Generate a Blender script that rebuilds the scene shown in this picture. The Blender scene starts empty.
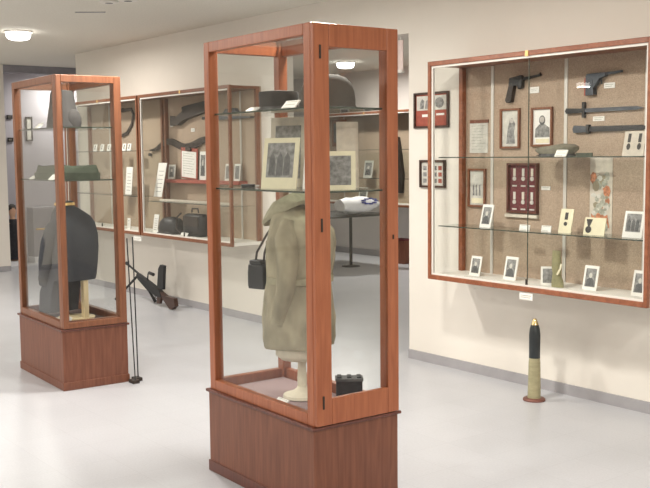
import bpy, bmesh, math, random
from mathutils import Vector, Matrix
random.seed(7)
sc = bpy.context.scene
C = sc.collection
PI = math.pi

# ------------------------------------------------------------ camera
cam_d = bpy.data.cameras.new('camera'); cam = bpy.data.objects.new('camera', cam_d); C.objects.link(cam)
cam_d.sensor_width = 36.0; cam_d.lens = 36.0 * 971.1 / 650.0; cam_d.clip_start = 0.05; cam_d.clip_end = 100
Rv = Vector((0.61323193, 0.78983699, -0.01020397)); Uv = Vector((-0.06677671, 0.06470877, 0.99566744)); Fv = Vector((-0.78707526, 0.60989368, -0.0924242))
m = Matrix.Identity(4)
for i in range(3):
    m[i][0] = Rv[i]; m[i][1] = Uv[i]; m[i][2] = -Fv[i]
m[2][3] = 1.5649
cam.matrix_world = m
sc.camera = cam
sc.view_settings.view_transform = 'Standard'
sc.view_settings.look = 'None'
sc.view_settings.gamma = 1
sc.view_settings.use_curve_mapping = False
sc.view_settings.exposure = 0.17
sc.cycles.transparent_max_bounces = 40
sc.cycles.max_bounces = 10
sc.cycles.caustics_reflective = False
sc.cycles.caustics_refractive = False

w = bpy.data.worlds.new('world'); sc.world = w; w.use_nodes = True
w.node_tree.nodes['Background'].inputs[0].default_value = (1, 0.97, 0.93, 1)
w.node_tree.nodes['Background'].inputs[1].default_value = 0.15

CEIL = 2.8155
WY = 5.0044          # face of the back wall

# ------------------------------------------------------------ materials
def mat(name, col, rough=0.6, metal=0.0, noise=None, bump=None, spec=None, coat=0):
    """noise=(scale, amount, (sx,sy,sz)) mixes darker/lighter variations of the material's own colour"""
    mt = bpy.data.materials.new(name); mt.use_nodes = True
    nt = mt.node_tree; b = nt.nodes['Principled BSDF']
    b.inputs['Base Color'].default_value = (*col, 1); b.inputs['Roughness'].default_value = rough
    b.inputs['Metallic'].default_value = metal
    if spec is not None: b.inputs['Specular IOR Level'].default_value = spec
    if coat: b.inputs['Coat Weight'].default_value = coat; b.inputs['Coat Roughness'].default_value = 0.15
    if noise or bump:
        tc = nt.nodes.new('ShaderNodeTexCoord'); mp = nt.nodes.new('ShaderNodeMapping')
        nt.links.new(tc.outputs['Object'], mp.inputs[0])
        sx = (noise or bump)[2]; mp.inputs['Scale'].default_value = sx
        n = nt.nodes.new('ShaderNodeTexNoise'); nt.links.new(mp.outputs[0], n.inputs['Vector'])
        n.inputs['Scale'].default_value = (noise or bump)[0]; n.inputs['Detail'].default_value = 6
        if noise:
            r = nt.nodes.new('ShaderNodeValToRGB'); a = noise[1]
            r.color_ramp.elements[0].position = 0.3; r.color_ramp.elements[1].position = 0.7
            r.color_ramp.elements[0].color = (*[c * (1 - a) for c in col], 1)
            r.color_ramp.elements[1].color = (*[min(1, c * (1 + a)) for c in col], 1)
            nt.links.new(n.outputs['Fac'], r.inputs[0]); nt.links.new(r.outputs[0], b.inputs['Base Color'])
        if bump:
            bp = nt.nodes.new('ShaderNodeBump'); bp.inputs['Strength'].default_value = bump[1]; bp.inputs['Distance'].default_value = 0.01
            nt.links.new(n.outputs['Fac'], bp.inputs['Height']); nt.links.new(bp.outputs[0], b.inputs['Normal'])
    return mt

def wood(name, col, dark, grain=(40, 40, 2.5), rough=0.35):
    mt = bpy.data.materials.new(name); mt.use_nodes = True
    nt = mt.node_tree; b = nt.nodes['Principled BSDF']; b.inputs['Roughness'].default_value = rough
    tc = nt.nodes.new('ShaderNodeTexCoord'); mp = nt.nodes.new('ShaderNodeMapping'); nt.links.new(tc.outputs['Object'], mp.inputs[0])
    mp.inputs['Scale'].default_value = grain
    n = nt.nodes.new('ShaderNodeTexNoise'); n.inputs['Scale'].default_value = 1.5; n.inputs['Detail'].default_value = 8; n.inputs['Distortion'].default_value = 0.6
    nt.links.new(mp.outputs[0], n.inputs['Vector'])
    r = nt.nodes.new('ShaderNodeValToRGB'); r.color_ramp.elements[0].position = 0.32; r.color_ramp.elements[1].position = 0.68
    r.color_ramp.elements[0].color = (*dark, 1); r.color_ramp.elements[1].color = (*col, 1)
    nt.links.new(n.outputs['Fac'], r.inputs[0]); nt.links.new(r.outputs[0], b.inputs['Base Color'])
    return mt

def glass(name, tint=(0.93, 0.97, 0.95), ior=1.5):
    mt = bpy.data.materials.new(name); mt.use_nodes = True
    nt = mt.node_tree; nt.nodes.remove(nt.nodes['Principled BSDF']); out = nt.nodes['Material Output']
    t = nt.nodes.new('ShaderNodeBsdfTransparent'); t.inputs[0].default_value = (*tint, 1)
    g = nt.nodes.new('ShaderNodeBsdfGlossy'); g.inputs['Roughness'].default_value = 0.0
    f = nt.nodes.new('ShaderNodeFresnel'); ge = nt.nodes.new('ShaderNodeNewGeometry')
    mr = nt.nodes.new('ShaderNodeMapRange'); mr.inputs[3].default_value = ior; mr.inputs[4].default_value = 1 / ior   # same reflectance from both faces of the pane
    nt.links.new(ge.outputs['Backfacing'], mr.inputs[0]); nt.links.new(mr.outputs[0], f.inputs[0])
    mx = nt.nodes.new('ShaderNodeMixShader')
    nt.links.new(f.outputs[0], mx.inputs[0]); nt.links.new(t.outputs[0], mx.inputs[1]); nt.links.new(g.outputs[0], mx.inputs[2])
    nt.links.new(mx.outputs[0], out.inputs[0]); return mt

def emit(name, col, s):
    mt = bpy.data.materials.new(name); mt.use_nodes = True
    b = mt.node_tree.nodes['Principled BSDF']; b.inputs['Emission Color'].default_value = (*col, 1); b.inputs['Emission Strength'].default_value = s
    return mt

M = {}
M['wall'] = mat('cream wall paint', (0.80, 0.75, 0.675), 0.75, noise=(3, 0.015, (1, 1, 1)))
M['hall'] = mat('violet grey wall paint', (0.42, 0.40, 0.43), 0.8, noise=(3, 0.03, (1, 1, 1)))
M['farwall'] = mat('pale wall paint', (0.74, 0.70, 0.66), 0.8, noise=(3, 0.02, (1, 1, 1)))
M['ceil'] = mat('matt ceiling plaster', (0.76, 0.725, 0.64), 0.9, noise=(60, 0.05, (1, 1, 1)), bump=(60, 0.2, (1, 1, 1)))
M['lintel'] = mat('grey lintel', (0.30, 0.29, 0.31), 0.8, noise=(8, 0.1, (1, 1, 1)))
M['base'] = mat('grey vinyl skirting', (0.36, 0.345, 0.355), 0.5, noise=(10, 0.06, (1, 1, 1)))
M['oak'] = wood('cherry wood', (0.40, 0.130, 0.056), (0.30, 0.088, 0.036))
M['oakd'] = wood('brown cherry wood', (0.245, 0.095, 0.045), (0.17, 0.06, 0.028))
M['oakw'] = wood('reddish brown case wood', (0.33, 0.115, 0.055), (0.22, 0.07, 0.03), (20, 20, 20))
M['plinth'] = wood('dark mahogany panel', (0.215, 0.078, 0.042), (0.145, 0.048, 0.026), rough=0.45)
M['moul'] = wood('dark moulding wood', (0.15, 0.045, 0.03), (0.09, 0.03, 0.02))
M['glass'] = glass('clear glass', (0.985, 0.99, 0.985), 1.30)
M['gedge'] = mat('green glass edge', (0.05, 0.065, 0.05), 0.2)
M['shelf'] = glass('shelf glass', (0.92, 0.95, 0.93), 1.35)
M['felt'] = mat('mauve felt', (0.34, 0.24, 0.24), 0.95, noise=(120, 0.15, (1, 1, 1)))
M['burlap'] = mat('tan burlap', (0.43, 0.325, 0.24), 0.95, noise=(160, 0.2, (1, 1, 1)), bump=(160, 0.4, (1, 1, 1)))
M['white'] = mat('white paint', (0.80, 0.77, 0.71), 0.6, noise=(5, 0.02, (1, 1, 1)))
M['strip'] = mat('aluminium shelf standard', (0.60, 0.57, 0.52), 0.4, 0.3, noise=(5, 0.03, (1, 1, 1)))
M['card'] = mat('white card', (0.85, 0.83, 0.78), 0.8, noise=(40, 0.03, (1, 1, 1)))
M['cream'] = mat('cream card', (0.78, 0.72, 0.52), 0.8, noise=(30, 0.04, (1, 1, 1)))
M['ink'] = mat('dark ink', (0.06, 0.055, 0.05), 0.8, noise=(30, 0.2, (1, 1, 1)))
M['photo'] = mat('photo grey', (0.24, 0.235, 0.225), 0.5, noise=(45, 0.5, (1, 1, 1)))
M['photol'] = mat('photo pale', (0.60, 0.58, 0.52), 0.5, noise=(25, 0.15, (1, 1, 1)))
M['photod'] = mat('photo dark', (0.10, 0.10, 0.10), 0.5, noise=(40, 0.4, (1, 1, 1)))
M['skin'] = mat('photo face tone', (0.50, 0.46, 0.42), 0.6, noise=(40, 0.15, (1, 1, 1)))
M['maroon'] = mat('maroon velvet', (0.14, 0.03, 0.035), 0.9, noise=(60, 0.2, (1, 1, 1)))
M['red'] = mat('brick red board', (0.36, 0.085, 0.055), 0.7, noise=(30, 0.15, (1, 1, 1)))
M['gun'] = mat('blued gun steel', (0.022, 0.022, 0.023), 0.6, 0.1, noise=(25, 0.25, (1, 1, 1)))
M['gunblue'] = mat('grey blue steel', (0.07, 0.08, 0.095), 0.6, 0.1, noise=(25, 0.2, (1, 1, 1)))
M['black'] = mat('black leather', (0.014, 0.014, 0.016), 0.5, noise=(30, 0.3, (1, 1, 1)))
M['leather'] = mat('dark brown leather', (0.03, 0.02, 0.015), 0.55, noise=(30, 0.3, (1, 1, 1)))
M['stock'] = wood('walnut stock', (0.06, 0.025, 0.015), (0.035, 0.014, 0.009), (5, 30, 30))
M['felt_hat'] = mat('grey felt', (0.055, 0.05, 0.048), 0.95, noise=(50, 0.12, (1, 1, 1)))
M['helmet'] = mat('painted helmet steel', (0.085, 0.075, 0.063), 0.85, noise=(30, 0.12, (1, 1, 1)))
M['olive'] = mat('olive green cloth', (0.07, 0.082, 0.058), 0.95, noise=(40, 0.15, (1, 1, 1)))
M['khaki'] = mat('khaki wool', (0.32, 0.28, 0.195), 0.95, noise=(14, 0.28, (1, 1, .5)), bump=(14, 1.0, (1, 1, .5)))
M['khakid'] = mat('khaki collar wool', (0.34, 0.31, 0.215), 0.95, noise=(60, 0.12, (1, 1, 1)))
M['navy'] = mat('blue grey wool', (0.045, 0.047, 0.055), 0.95, noise=(60, 0.15, (1, 1, 1)))
M['linen'] = mat('cream dress form linen', (0.72, 0.66, 0.52), 0.85, noise=(40, 0.05, (1, 1, 1)))
M['pine'] = wood('pale varnished pine', (0.70, 0.58, 0.36), (0.58, 0.46, 0.27))
M['neck'] = wood('reddish turned wood', (0.50, 0.28, 0.20), (0.38, 0.20, 0.14))
M['brass'] = mat('brass', (0.42, 0.38, 0.23), 0.45, 0.35, noise=(20, 0.12, (1, 1, 3)))
M['brasst'] = mat('polished brass tip', (0.75, 0.58, 0.3), 0.2, 0.9)
M['copper'] = mat('reddish copper rim', (0.20, 0.085, 0.065), 0.45, 0.4, noise=(20, 0.2, (1, 1, 1)))
M['gold'] = mat('gold braid', (0.75, 0.5, 0.2), 0.4, 0.5)
M['shell'] = mat('black projectile paint', (0.025, 0.03, 0.032), 0.35, noise=(20, 0.2, (1, 1, 1)))
M['plastic'] = mat('white plastic', (0.85, 0.85, 0.86), 0.5, noise=(25, 0.06, (1, 1, 1)))
M['blue'] = mat('blue print', (0.05, 0.07, 0.35), 0.5)
M['chrome'] = mat('chrome', (0.7, 0.7, 0.7), 0.25, 1.0)
M['fringe'] = mat('orange print', (0.50, 0.20, 0.10), 0.7, noise=(60, 0.5, (1, 1, 1)))
M['posterg'] = mat('grey green print', (0.40, 0.40, 0.33), 0.7, noise=(50, 0.35, (1, 1, 1)))
M['posterl'] = mat('pale poster paper', (0.62, 0.56, 0.47), 0.7, noise=(30, 0.1, (1, 1, 1)))
M['door'] = mat('grey painted door', (0.30, 0.29, 0.31), 0.6, noise=(4, 0.06, (1, 1, 1)))
M['lampglow'] = emit('lit lamp lens', (1.0, 0.97, 0.92), 9.0)
M['vent'] = mat('unlit lamp reflector', (0.12, 0.13, 0.11), 0.5, noise=(20, 0.2, (1, 1, 1)))
M['cloth'] = mat('dark coat cloth', (0.03, 0.03, 0.035), 0.9, noise=(30, 0.2, (1, 1, 1)))
M['flesh'] = mat('mannequin skin tone', (0.60, 0.36, 0.24), 0.6, noise=(10, 0.05, (1, 1, 1)))
M['pink'] = mat('pale pink cloth', (0.80, 0.66, 0.62), 0.8, noise=(20, 0.05, (1, 1, 1)))

M['darkfelt'] = mat('brown felt', (0.12, 0.075, 0.065), 0.95, noise=(120, 0.15, (1, 1, 1)))
M['pouchg'] = mat('yellow green canvas', (0.27, 0.25, 0.13), 0.9, noise=(30, .15, (1, 1, 1)))
M['capg'] = mat('grey green cloth', (0.22, 0.205, 0.155), 0.95, noise=(30, .15, (1, 1, 1)))
def floor_mat():
    mt = bpy.data.materials.new('pale vinyl tile floor'); mt.use_nodes = True
    nt = mt.node_tree; b = nt.nodes['Principled BSDF']
    tc = nt.nodes.new('ShaderNodeTexCoord')
    n = nt.nodes.new('ShaderNodeTexNoise'); n.inputs['Scale'].default_value = 1.3; n.inputs['Detail'].default_value = 5
    n2 = nt.nodes.new('ShaderNodeTexNoise'); n2.inputs['Scale'].default_value = 90; n2.inputs['Detail'].default_value = 3
    for q in (n, n2): nt.links.new(tc.outputs['Object'], q.inputs['Vector'])
    br = nt.nodes.new('ShaderNodeTexBrick'); br.offset = 0; br.inputs['Scale'].default_value = 1
    br.inputs['Brick Width'].default_value = 0.305; br.inputs['Row Height'].default_value = 0.305; br.inputs['Mortar Size'].default_value = 0.0015
    br.inputs['Color1'].default_value = (0.475, 0.478, 0.50, 1); br.inputs['Color2'].default_value = (0.49, 0.492, 0.515, 1); br.inputs['Mortar'].default_value = (0.43, 0.43, 0.45, 1)
    nt.links.new(tc.outputs['Object'], br.inputs['Vector'])
    ad = nt.nodes.new('ShaderNodeMath'); ad.operation = 'ADD'; nt.links.new(n.outputs['Fac'], ad.inputs[0]); nt.links.new(n2.outputs['Fac'], ad.inputs[1])
    r = nt.nodes.new('ShaderNodeMapRange'); r.inputs[1].default_value = 0.7; r.inputs[2].default_value = 1.3; r.inputs[3].default_value = 0.93; r.inputs[4].default_value = 1.07
    nt.links.new(ad.outputs[0], r.inputs[0])
    mu = nt.nodes.new('ShaderNodeVectorMath'); mu.operation = 'SCALE'
    nt.links.new(br.outputs['Color'], mu.inputs[0]); nt.links.new(r.outputs[0], mu.inputs['Scale'])
    nt.links.new(mu.outputs[0], b.inputs['Base Color']); b.inputs['Roughness'].default_value = 0.32
    return mt
M['floor'] = floor_mat()

# ------------------------------------------------------------ mesh helpers
class MB:
    def __init__(s): s.bm = bmesh.new(); s.mi = 0
    def _set(s, fs):
        for f in fs: f.material_index = s.mi
    def box(s, a, b, bev=0.0):
        x0, y0, z0 = [min(p, q) for p, q in zip(a, b)]; x1, y1, z1 = [max(p, q) for p, q in zip(a, b)]
        v = [s.bm.verts.new(p) for p in ((x0,y0,z0),(x1,y0,z0),(x1,y1,z0),(x0,y1,z0),(x0,y0,z1),(x1,y0,z1),(x1,y1,z1),(x0,y1,z1))]
        fs = [s.bm.faces.new([v[i] for i in q]) for q in ((3,2,1,0),(4,5,6,7),(0,1,5,4),(1,2,6,5),(2,3,7,6),(3,0,4,7))]
        s._set(fs)
        if bev:
            es = list({e for f in fs for e in f.edges})
            r = bmesh.ops.bevel(s.bm, geom=es, offset=bev, segments=2, affect='EDGES', profile=0.5)
            s._set(r['faces'])
        return s
    def prism(s, pts, o, ex, ey, n, t):
        """polygon pts (2D) in the plane o + a*ex + b*ey, thickened by t along n"""
        o, ex, ey, n = Vector(o), Vector(ex), Vector(ey), Vector(n)
        A = [s.bm.verts.new(o + ex * p[0] + ey * p[1]) for p in pts]
        B = [s.bm.verts.new(o + ex * p[0] + ey * p[1] + n * t) for p in pts]
        k = len(pts); fs = [s.bm.faces.new(A[::-1]), s.bm.faces.new(B)]
        for i in range(k): fs.append(s.bm.faces.new((A[i], A[(i + 1) % k], B[(i + 1) % k], B[i])))
        s._set(fs); return s
    def rings(s, rings, cap=True):
        R = [[s.bm.verts.new(p) for p in r] for r in rings]; k = len(R[0]); fs = []
        for a, b in zip(R, R[1:]):
            for i in range(k): fs.append(s.bm.faces.new((a[i], a[(i + 1) % k], b[(i + 1) % k], b[i])))
        if cap: fs += [s.bm.faces.new(R[0][::-1]), s.bm.faces.new(R[-1])]
        s._set(fs); return s
    def lathe(s, prof, c=(0, 0, 0), seg=24, axis='z'):
        rs = []
        for r, z in prof:
            ring = []
            for i in range(seg):
                a = 2 * PI * i / seg; p = (max(r, 1e-4) * math.cos(a), max(r, 1e-4) * math.sin(a), z)
                if axis == 'x': p = (p[2], p[0], p[1])
                if axis == 'y': p = (p[0], p[2], p[1])
                ring.append(Vector(p) + Vector(c))
            rs.append(ring)
        return s.rings(rs)
    def tube(s, pts, r, seg=8):
        pts = [Vector(p) for p in pts]; rs = []
        rr = r if isinstance(r, (list, tuple)) else [r] * len(pts)
        a = None
        for i, p in enumerate(pts):
            t = (pts[min(i + 1, len(pts) - 1)] - pts[max(i - 1, 0)]).normalized()
            if a is None:
                a = t.cross(Vector((0, 0, 1)))
                if a.length < 0.05: a = t.cross(Vector((0, 1, 0)))
            a = (a - t * a.dot(t)).normalized(); b = t.cross(a)
            rs.append([p + (a * math.cos(2 * PI * k / seg) + b * math.sin(2 * PI * k / seg)) * rr[i] for k in range(seg)])
        return s.rings(rs)
    def strap(s, pts, n, wd, t):
        pts = [Vector(p) for p in pts]; n = Vector(n); rs = []
        for i, p in enumerate(pts):
            tg = (pts[min(i + 1, len(pts) - 1)] - pts[max(i - 1, 0)]).normalized(); a = tg.cross(n).normalized() * wd / 2
            rs.append([p - a, p + a, p + a + n * t, p - a + n * t])
        return s.rings(rs)
    def build(s, name, mats, parent=None, smooth=False, mw=None, sub=0):
        bmesh.ops.recalc_face_normals(s.bm, faces=s.bm.faces)
        me = bpy.data.meshes.new(name); s.bm.to_mesh(me); s.bm.free()
        for q in (mats if isinstance(mats, (list, tuple)) else [mats]): me.materials.append(M[q])
        if smooth:
            for p in me.polygons: p.use_smooth = True
            try: me.set_sharp_from_angle(angle=math.radians(50))
            except Exception: pass
        o = bpy.data.objects.new(name, me); C.objects.link(o)
        if parent: o.parent = parent
        if mw is not None: o.matrix_world = mw
        if sub: md = o.modifiers.new('smooth', 'SUBSURF'); md.levels = sub; md.render_levels = sub
        return o

def tag(o, label, cat, group=None):
    o['label'] = label; o['category'] = cat
    if group: o['group'] = group
    return o
def thing(name, label, cat, loc=(0, 0, 0), rz=0, group=None):
    o = bpy.data.objects.new(name, None); C.objects.link(o); o.empty_display_size = 0.1
    o.location = loc; o.rotation_euler = (0, 0, rz); return tag(o, label, cat, group)
def struct(o):
    o['kind'] = 'structure'; return o

# ------------------------------------------------------------ the setting
OPL, OPR, OPT = -7.13, -5.414, 2.455      # opening in the back wall
EX = -13.2; CX = -11.43
def sbox(name, a, b, mt): return struct(MB().box(a, b).build(name, mt))
sbox('floor', (-15.4, -6.4, -0.12), (3.4, 10.0, 0), 'floor')
sbox('ceiling', (-15.4, -6.4, CEIL), (3.4, 10.0, CEIL + 0.12), 'ceil')
wb = MB()
wb.box((CX, WY, 0), (OPL, WY + 0.18, CEIL)).box((OPR, WY, 0), (3.2, WY + 0.18, CEIL)).box((OPL, WY, OPT), (OPR, WY + 0.18, CEIL))
struct(wb.build('wall_back', 'wall'))
sbox('wall_hall_side', (CX, WY + 0.18, 0), (CX + 0.15, 7.0, CEIL), 'farwall')
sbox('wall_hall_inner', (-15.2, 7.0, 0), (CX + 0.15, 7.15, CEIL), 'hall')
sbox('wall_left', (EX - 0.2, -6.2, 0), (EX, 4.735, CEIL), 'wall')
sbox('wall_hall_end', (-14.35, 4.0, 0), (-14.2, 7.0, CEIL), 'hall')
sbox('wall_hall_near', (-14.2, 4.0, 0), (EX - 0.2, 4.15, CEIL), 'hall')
sbox('trim_1', (EX - 0.2, 4.735, 2.715), (EX, 7.0, CEIL), 'lintel')
sbox('wall_right', (3.2, -6.2, 0), (3.4, 10.0, CEIL), 'wall')
sbox('wall_front', (EX - 0.2, -6.4, 0), (3.4, -6.2, CEIL), 'wall')
sbox('wall_far', (-15.2, 9.68, 0), (3.2, 9.85, CEIL), 'farwall')
sbox('wall_far_left', (-14.6, 7.15, 0), (-14.45, 9.68, CEIL), 'farwall')
sbox('baseboard_back_left', (CX, WY - 0.012, 0), (OPL, WY, 0.07), 'base')
sbox('baseboard_back_right', (OPR, WY - 0.012, 0), (3.2, WY, 0.07), 'base')
sbox('baseboard_far', (-14.45, 9.668, 0), (3.2, 9.68, 0.09), 'base')
sbox('baseboard_left', (EX, -6.2, 0), (EX + 0.012, 4.735, 0.07), 'base')
# ------------------------------------------------------------ lights
def lamp(x, y, power, z=CEIL - 0.05, size=0.24, col=(1.0, 0.965, 0.90), parent=None):
    l = bpy.data.lights.new('lamp_light', 'AREA'); l.shape = 'DISK'; l.size = size; l.energy = power; l.color = col
    o = bpy.data.objects.new('lamp_light', l); C.objects.link(o)
    if parent: o.parent = parent; o.location = (0, 0, -0.03)
    else: o.location = (x, y, z)
    return o
def downlight(x, y, power, label, lit=True, r=0.12):
    t = thing('ceiling_downlight', label, 'ceiling light', (x, y, CEIL), 0, 'round ceiling lights')
    MB().lathe([(r - 0.005, -0.001), (r + 0.018, -0.001), (r + 0.018, -0.012), (r, -0.018), (r - 0.005, -0.018)], seg=32).build('rim', 'white', t, True)
    dp = .072 if lit else .004
    MB().lathe([(0, -0.016 - dp), (r * .55, -.014 - dp), (r * .85, -.002 - dp), (r - .002, -dp * .7), (r - 0.002, -0.004), (0, -0.004)], seg=32).build('lens', 'lampglow' if lit else 'vent', t, True)
    if power: lamp(0, 0, power, parent=t).location = (0, 0, -.016 - dp - .004)
    return t
PW = 50
downlight(-9.66, 3.635, PW, 'bright round ceiling light at top left of the photo')
downlight(-10.47, 8.50, PW, 'lit round ceiling light in the room beyond the opening, seen through the tall case')
t_ = downlight(-7.396, 3.543, 0, 'unlit dark round ceiling light at top edge, left one of two', False, 0.06)
t_ = downlight(-7.30, 3.69, 0, 'unlit dark round ceiling light at top edge, right one of two', False, 0.06); t_.location = (-7.218, 3.623, CEIL)
k = 0
for x, y in ((-6.9, 0.6), (-10.4, 0.4), (-3.9, 3.1), (-3.6, 0.2), (-0.6, 2.6), (-0.4, -1.2), (1.9, 2.2), (-7.2, -3.0), (-3.6, -3.4), (-11.18, -5.25), (-5.9, 2.9), (-6.5, 8.8), (-13.8, 5.9)):  # unseen lamps added to light the rooms; one placed for the case glare
    k += 1
    downlight(x, y, (38 if (x, y) == (-3.6, 0.2) else PW) if x > -13 else 25, 'unseen round ceiling light added to light the rooms')['group'] = 'added unseen ceiling lights'
gr = MB().prism([(-8.125, 3.57), (-8.095, 3.565), (-7.955, 3.775), (-7.985, 3.785)], (0, 0, CEIL - .006), (1, 0, 0), (0, 1, 0), (0, 0, 1), .006); tag(gr.build('air_slot', 'base'), 'thin grey air slot in the ceiling above the left case', 'vent')

# ------------------------------------------------------------ free-standing cases
CW, CD, CH, CB = 0.884, 0.451, 2.10, 0.415
SH1, SH2 = 1.762, 1.408
def F(case):   # local (u,v,z) with origin at the near corner
    if case == 'm': return Matrix.Translation((-3.2024, 2.4138, 0)) @ Matrix.Rotation(math.radians(-1.645), 4, 'Z')
    return Matrix.Translation((-6.1276, 2.5301, 0)) @ Matrix.Rotation(math.radians(-2.66), 4, 'Z')
def floor_case(case, label, wd, woodbase):
    T = F(case); a = T.to_euler().z; base = T @ Vector((-CW / 2, CD / 2, 0))
    t = thing('display_case', label, 'display case', base, a, 'tall free-standing glass cases')
    hw, hd, p = CW / 2, CD / 2, 0.05
    b = MB().box((-hw - .006, -hd - .006, 0.0), (hw + .006, hd + .006, CB - 0.012), 0.003); pl = b.build('base_cabinet', woodbase, t)
    MB().box((-hw - .018, -hd - .018, CB - 0.014), (hw + .018, hd + .018, CB), 0.003).build('moulding', 'moul', pl)
    MB().box((-hw - .012, -hd - .012, 0.0), (hw + .012, hd + .012, 0.055), 0.003).build('skirting', 'moul' if case == 'm' else woodbase, pl)
    MB().box((-hw + p, -hd + p, CB), (hw - .03, hd - p, CB + 0.008)).build('case_floor', 'felt' if case == 'm' else 'darkfelt', t)
    for sx in (-1, 1):
        for sy in (-1, 1):
            x0, x1 = (hw - p, hw) if sx > 0 else (-hw, -hw + p); y0, y1 = (hd - p, hd) if sy > 0 else (-hd, -hd + p)
            MB().box((x0, y0, CB), (x1, y1, CH), 0.004).build('post', wd, t)
    for z0, z1 in ((CB, CB + 0.05), (CH - 0.048, CH)):
        r = MB()
        for sy in (-1, 1): r.box((-hw + p, sy * hd, z0), (hw - p, sy * (hd - 0.035), z1), 0.003)
        for sx in (-1, 1): r.box((sx * hw, -hd + p, z0), (sx * (hw - 0.035), hd - p, z1), 0.003)
        r.build('rail', wd, t)
    for sy in (-1, 1):
        MB().box((-hw + p, sy * (hd - .018), CB + .05), (hw - p, sy * (hd - .022), CH - .048)).build('glass_pane', 'glass', t)
    MB().box((-hw + .018, -hd + p, CB + .05), (-hw + .022, hd - p, CH - .048)).build('glass_pane', 'glass', t)
    MB().box((-hw + .035, -hd + .035, CH - .012), (hw - .035, hd - .035, CH - .008)).build('glass_top', 'glass', t)
    # door on the right-hand end
    dr = MB(); X0, X1 = hw + .001, hw + .022; s0, s1, rt, rb = (.080, .062, .098, .118) if case == 'm' else (.035, .05, .05, .045)
    dr.box((X0, -hd, CB + .004), (X1, -hd + s0, CH - .003), .003).box((X0, hd - s1, CB + .004), (X1, hd, CH - .003), .003)
    dr.box((X0, -hd + s0, CB + .004), (X1, hd - s1, CB + rb), .003).box((X0, -hd + s0, CH - rt), (X1, hd - s1, CH - .003), .003)
    dd = dr.build('door', wd, t)
    MB().box((X0 + .008, -hd + s0, CB + rb), (X0 + .012, hd - s1, CH - rt)).build('door_glass', 'glass', dd)
    if case == 'm':
        for z in (.52, 1.27, 1.98): MB().box((X1, -hd + .030, z - .028), (X1 + .004, -hd + .038, z + .028)).build('hinge', 'leather', dd)
        MB().box((X1, hd - .034, 1.19), (X1 + .004, hd - .028, 1.21)).build('keyhole', 'leather', dd)
    for z in (SH1, SH2):
        g = MB(); g.mi = 0; g.box((-hw + .03, -hd + .03, z - .008), (hw - .03, hd - .03, z)); g.mi = 1
        g.box((-hw + .03, -hd + .026, z - .008), (hw - .03, -hd + .03, z)).box((hw - .03, -hd + .03, z - .008), (hw - .026, hd - .03, z)).box((-hw + .03, hd - .03, z - .008), (hw - .03, hd - .026, z))
        g.build('glass_shelf', ['shelf', 'gedge'], t)
    return t
floor_case('m', 'large cherry wood and glass case in the foreground centre', 'oak', 'plinth')
floor_case('l', 'tall wood and glass case at left with the dark jacket', 'oakd', 'plinth')

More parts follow.
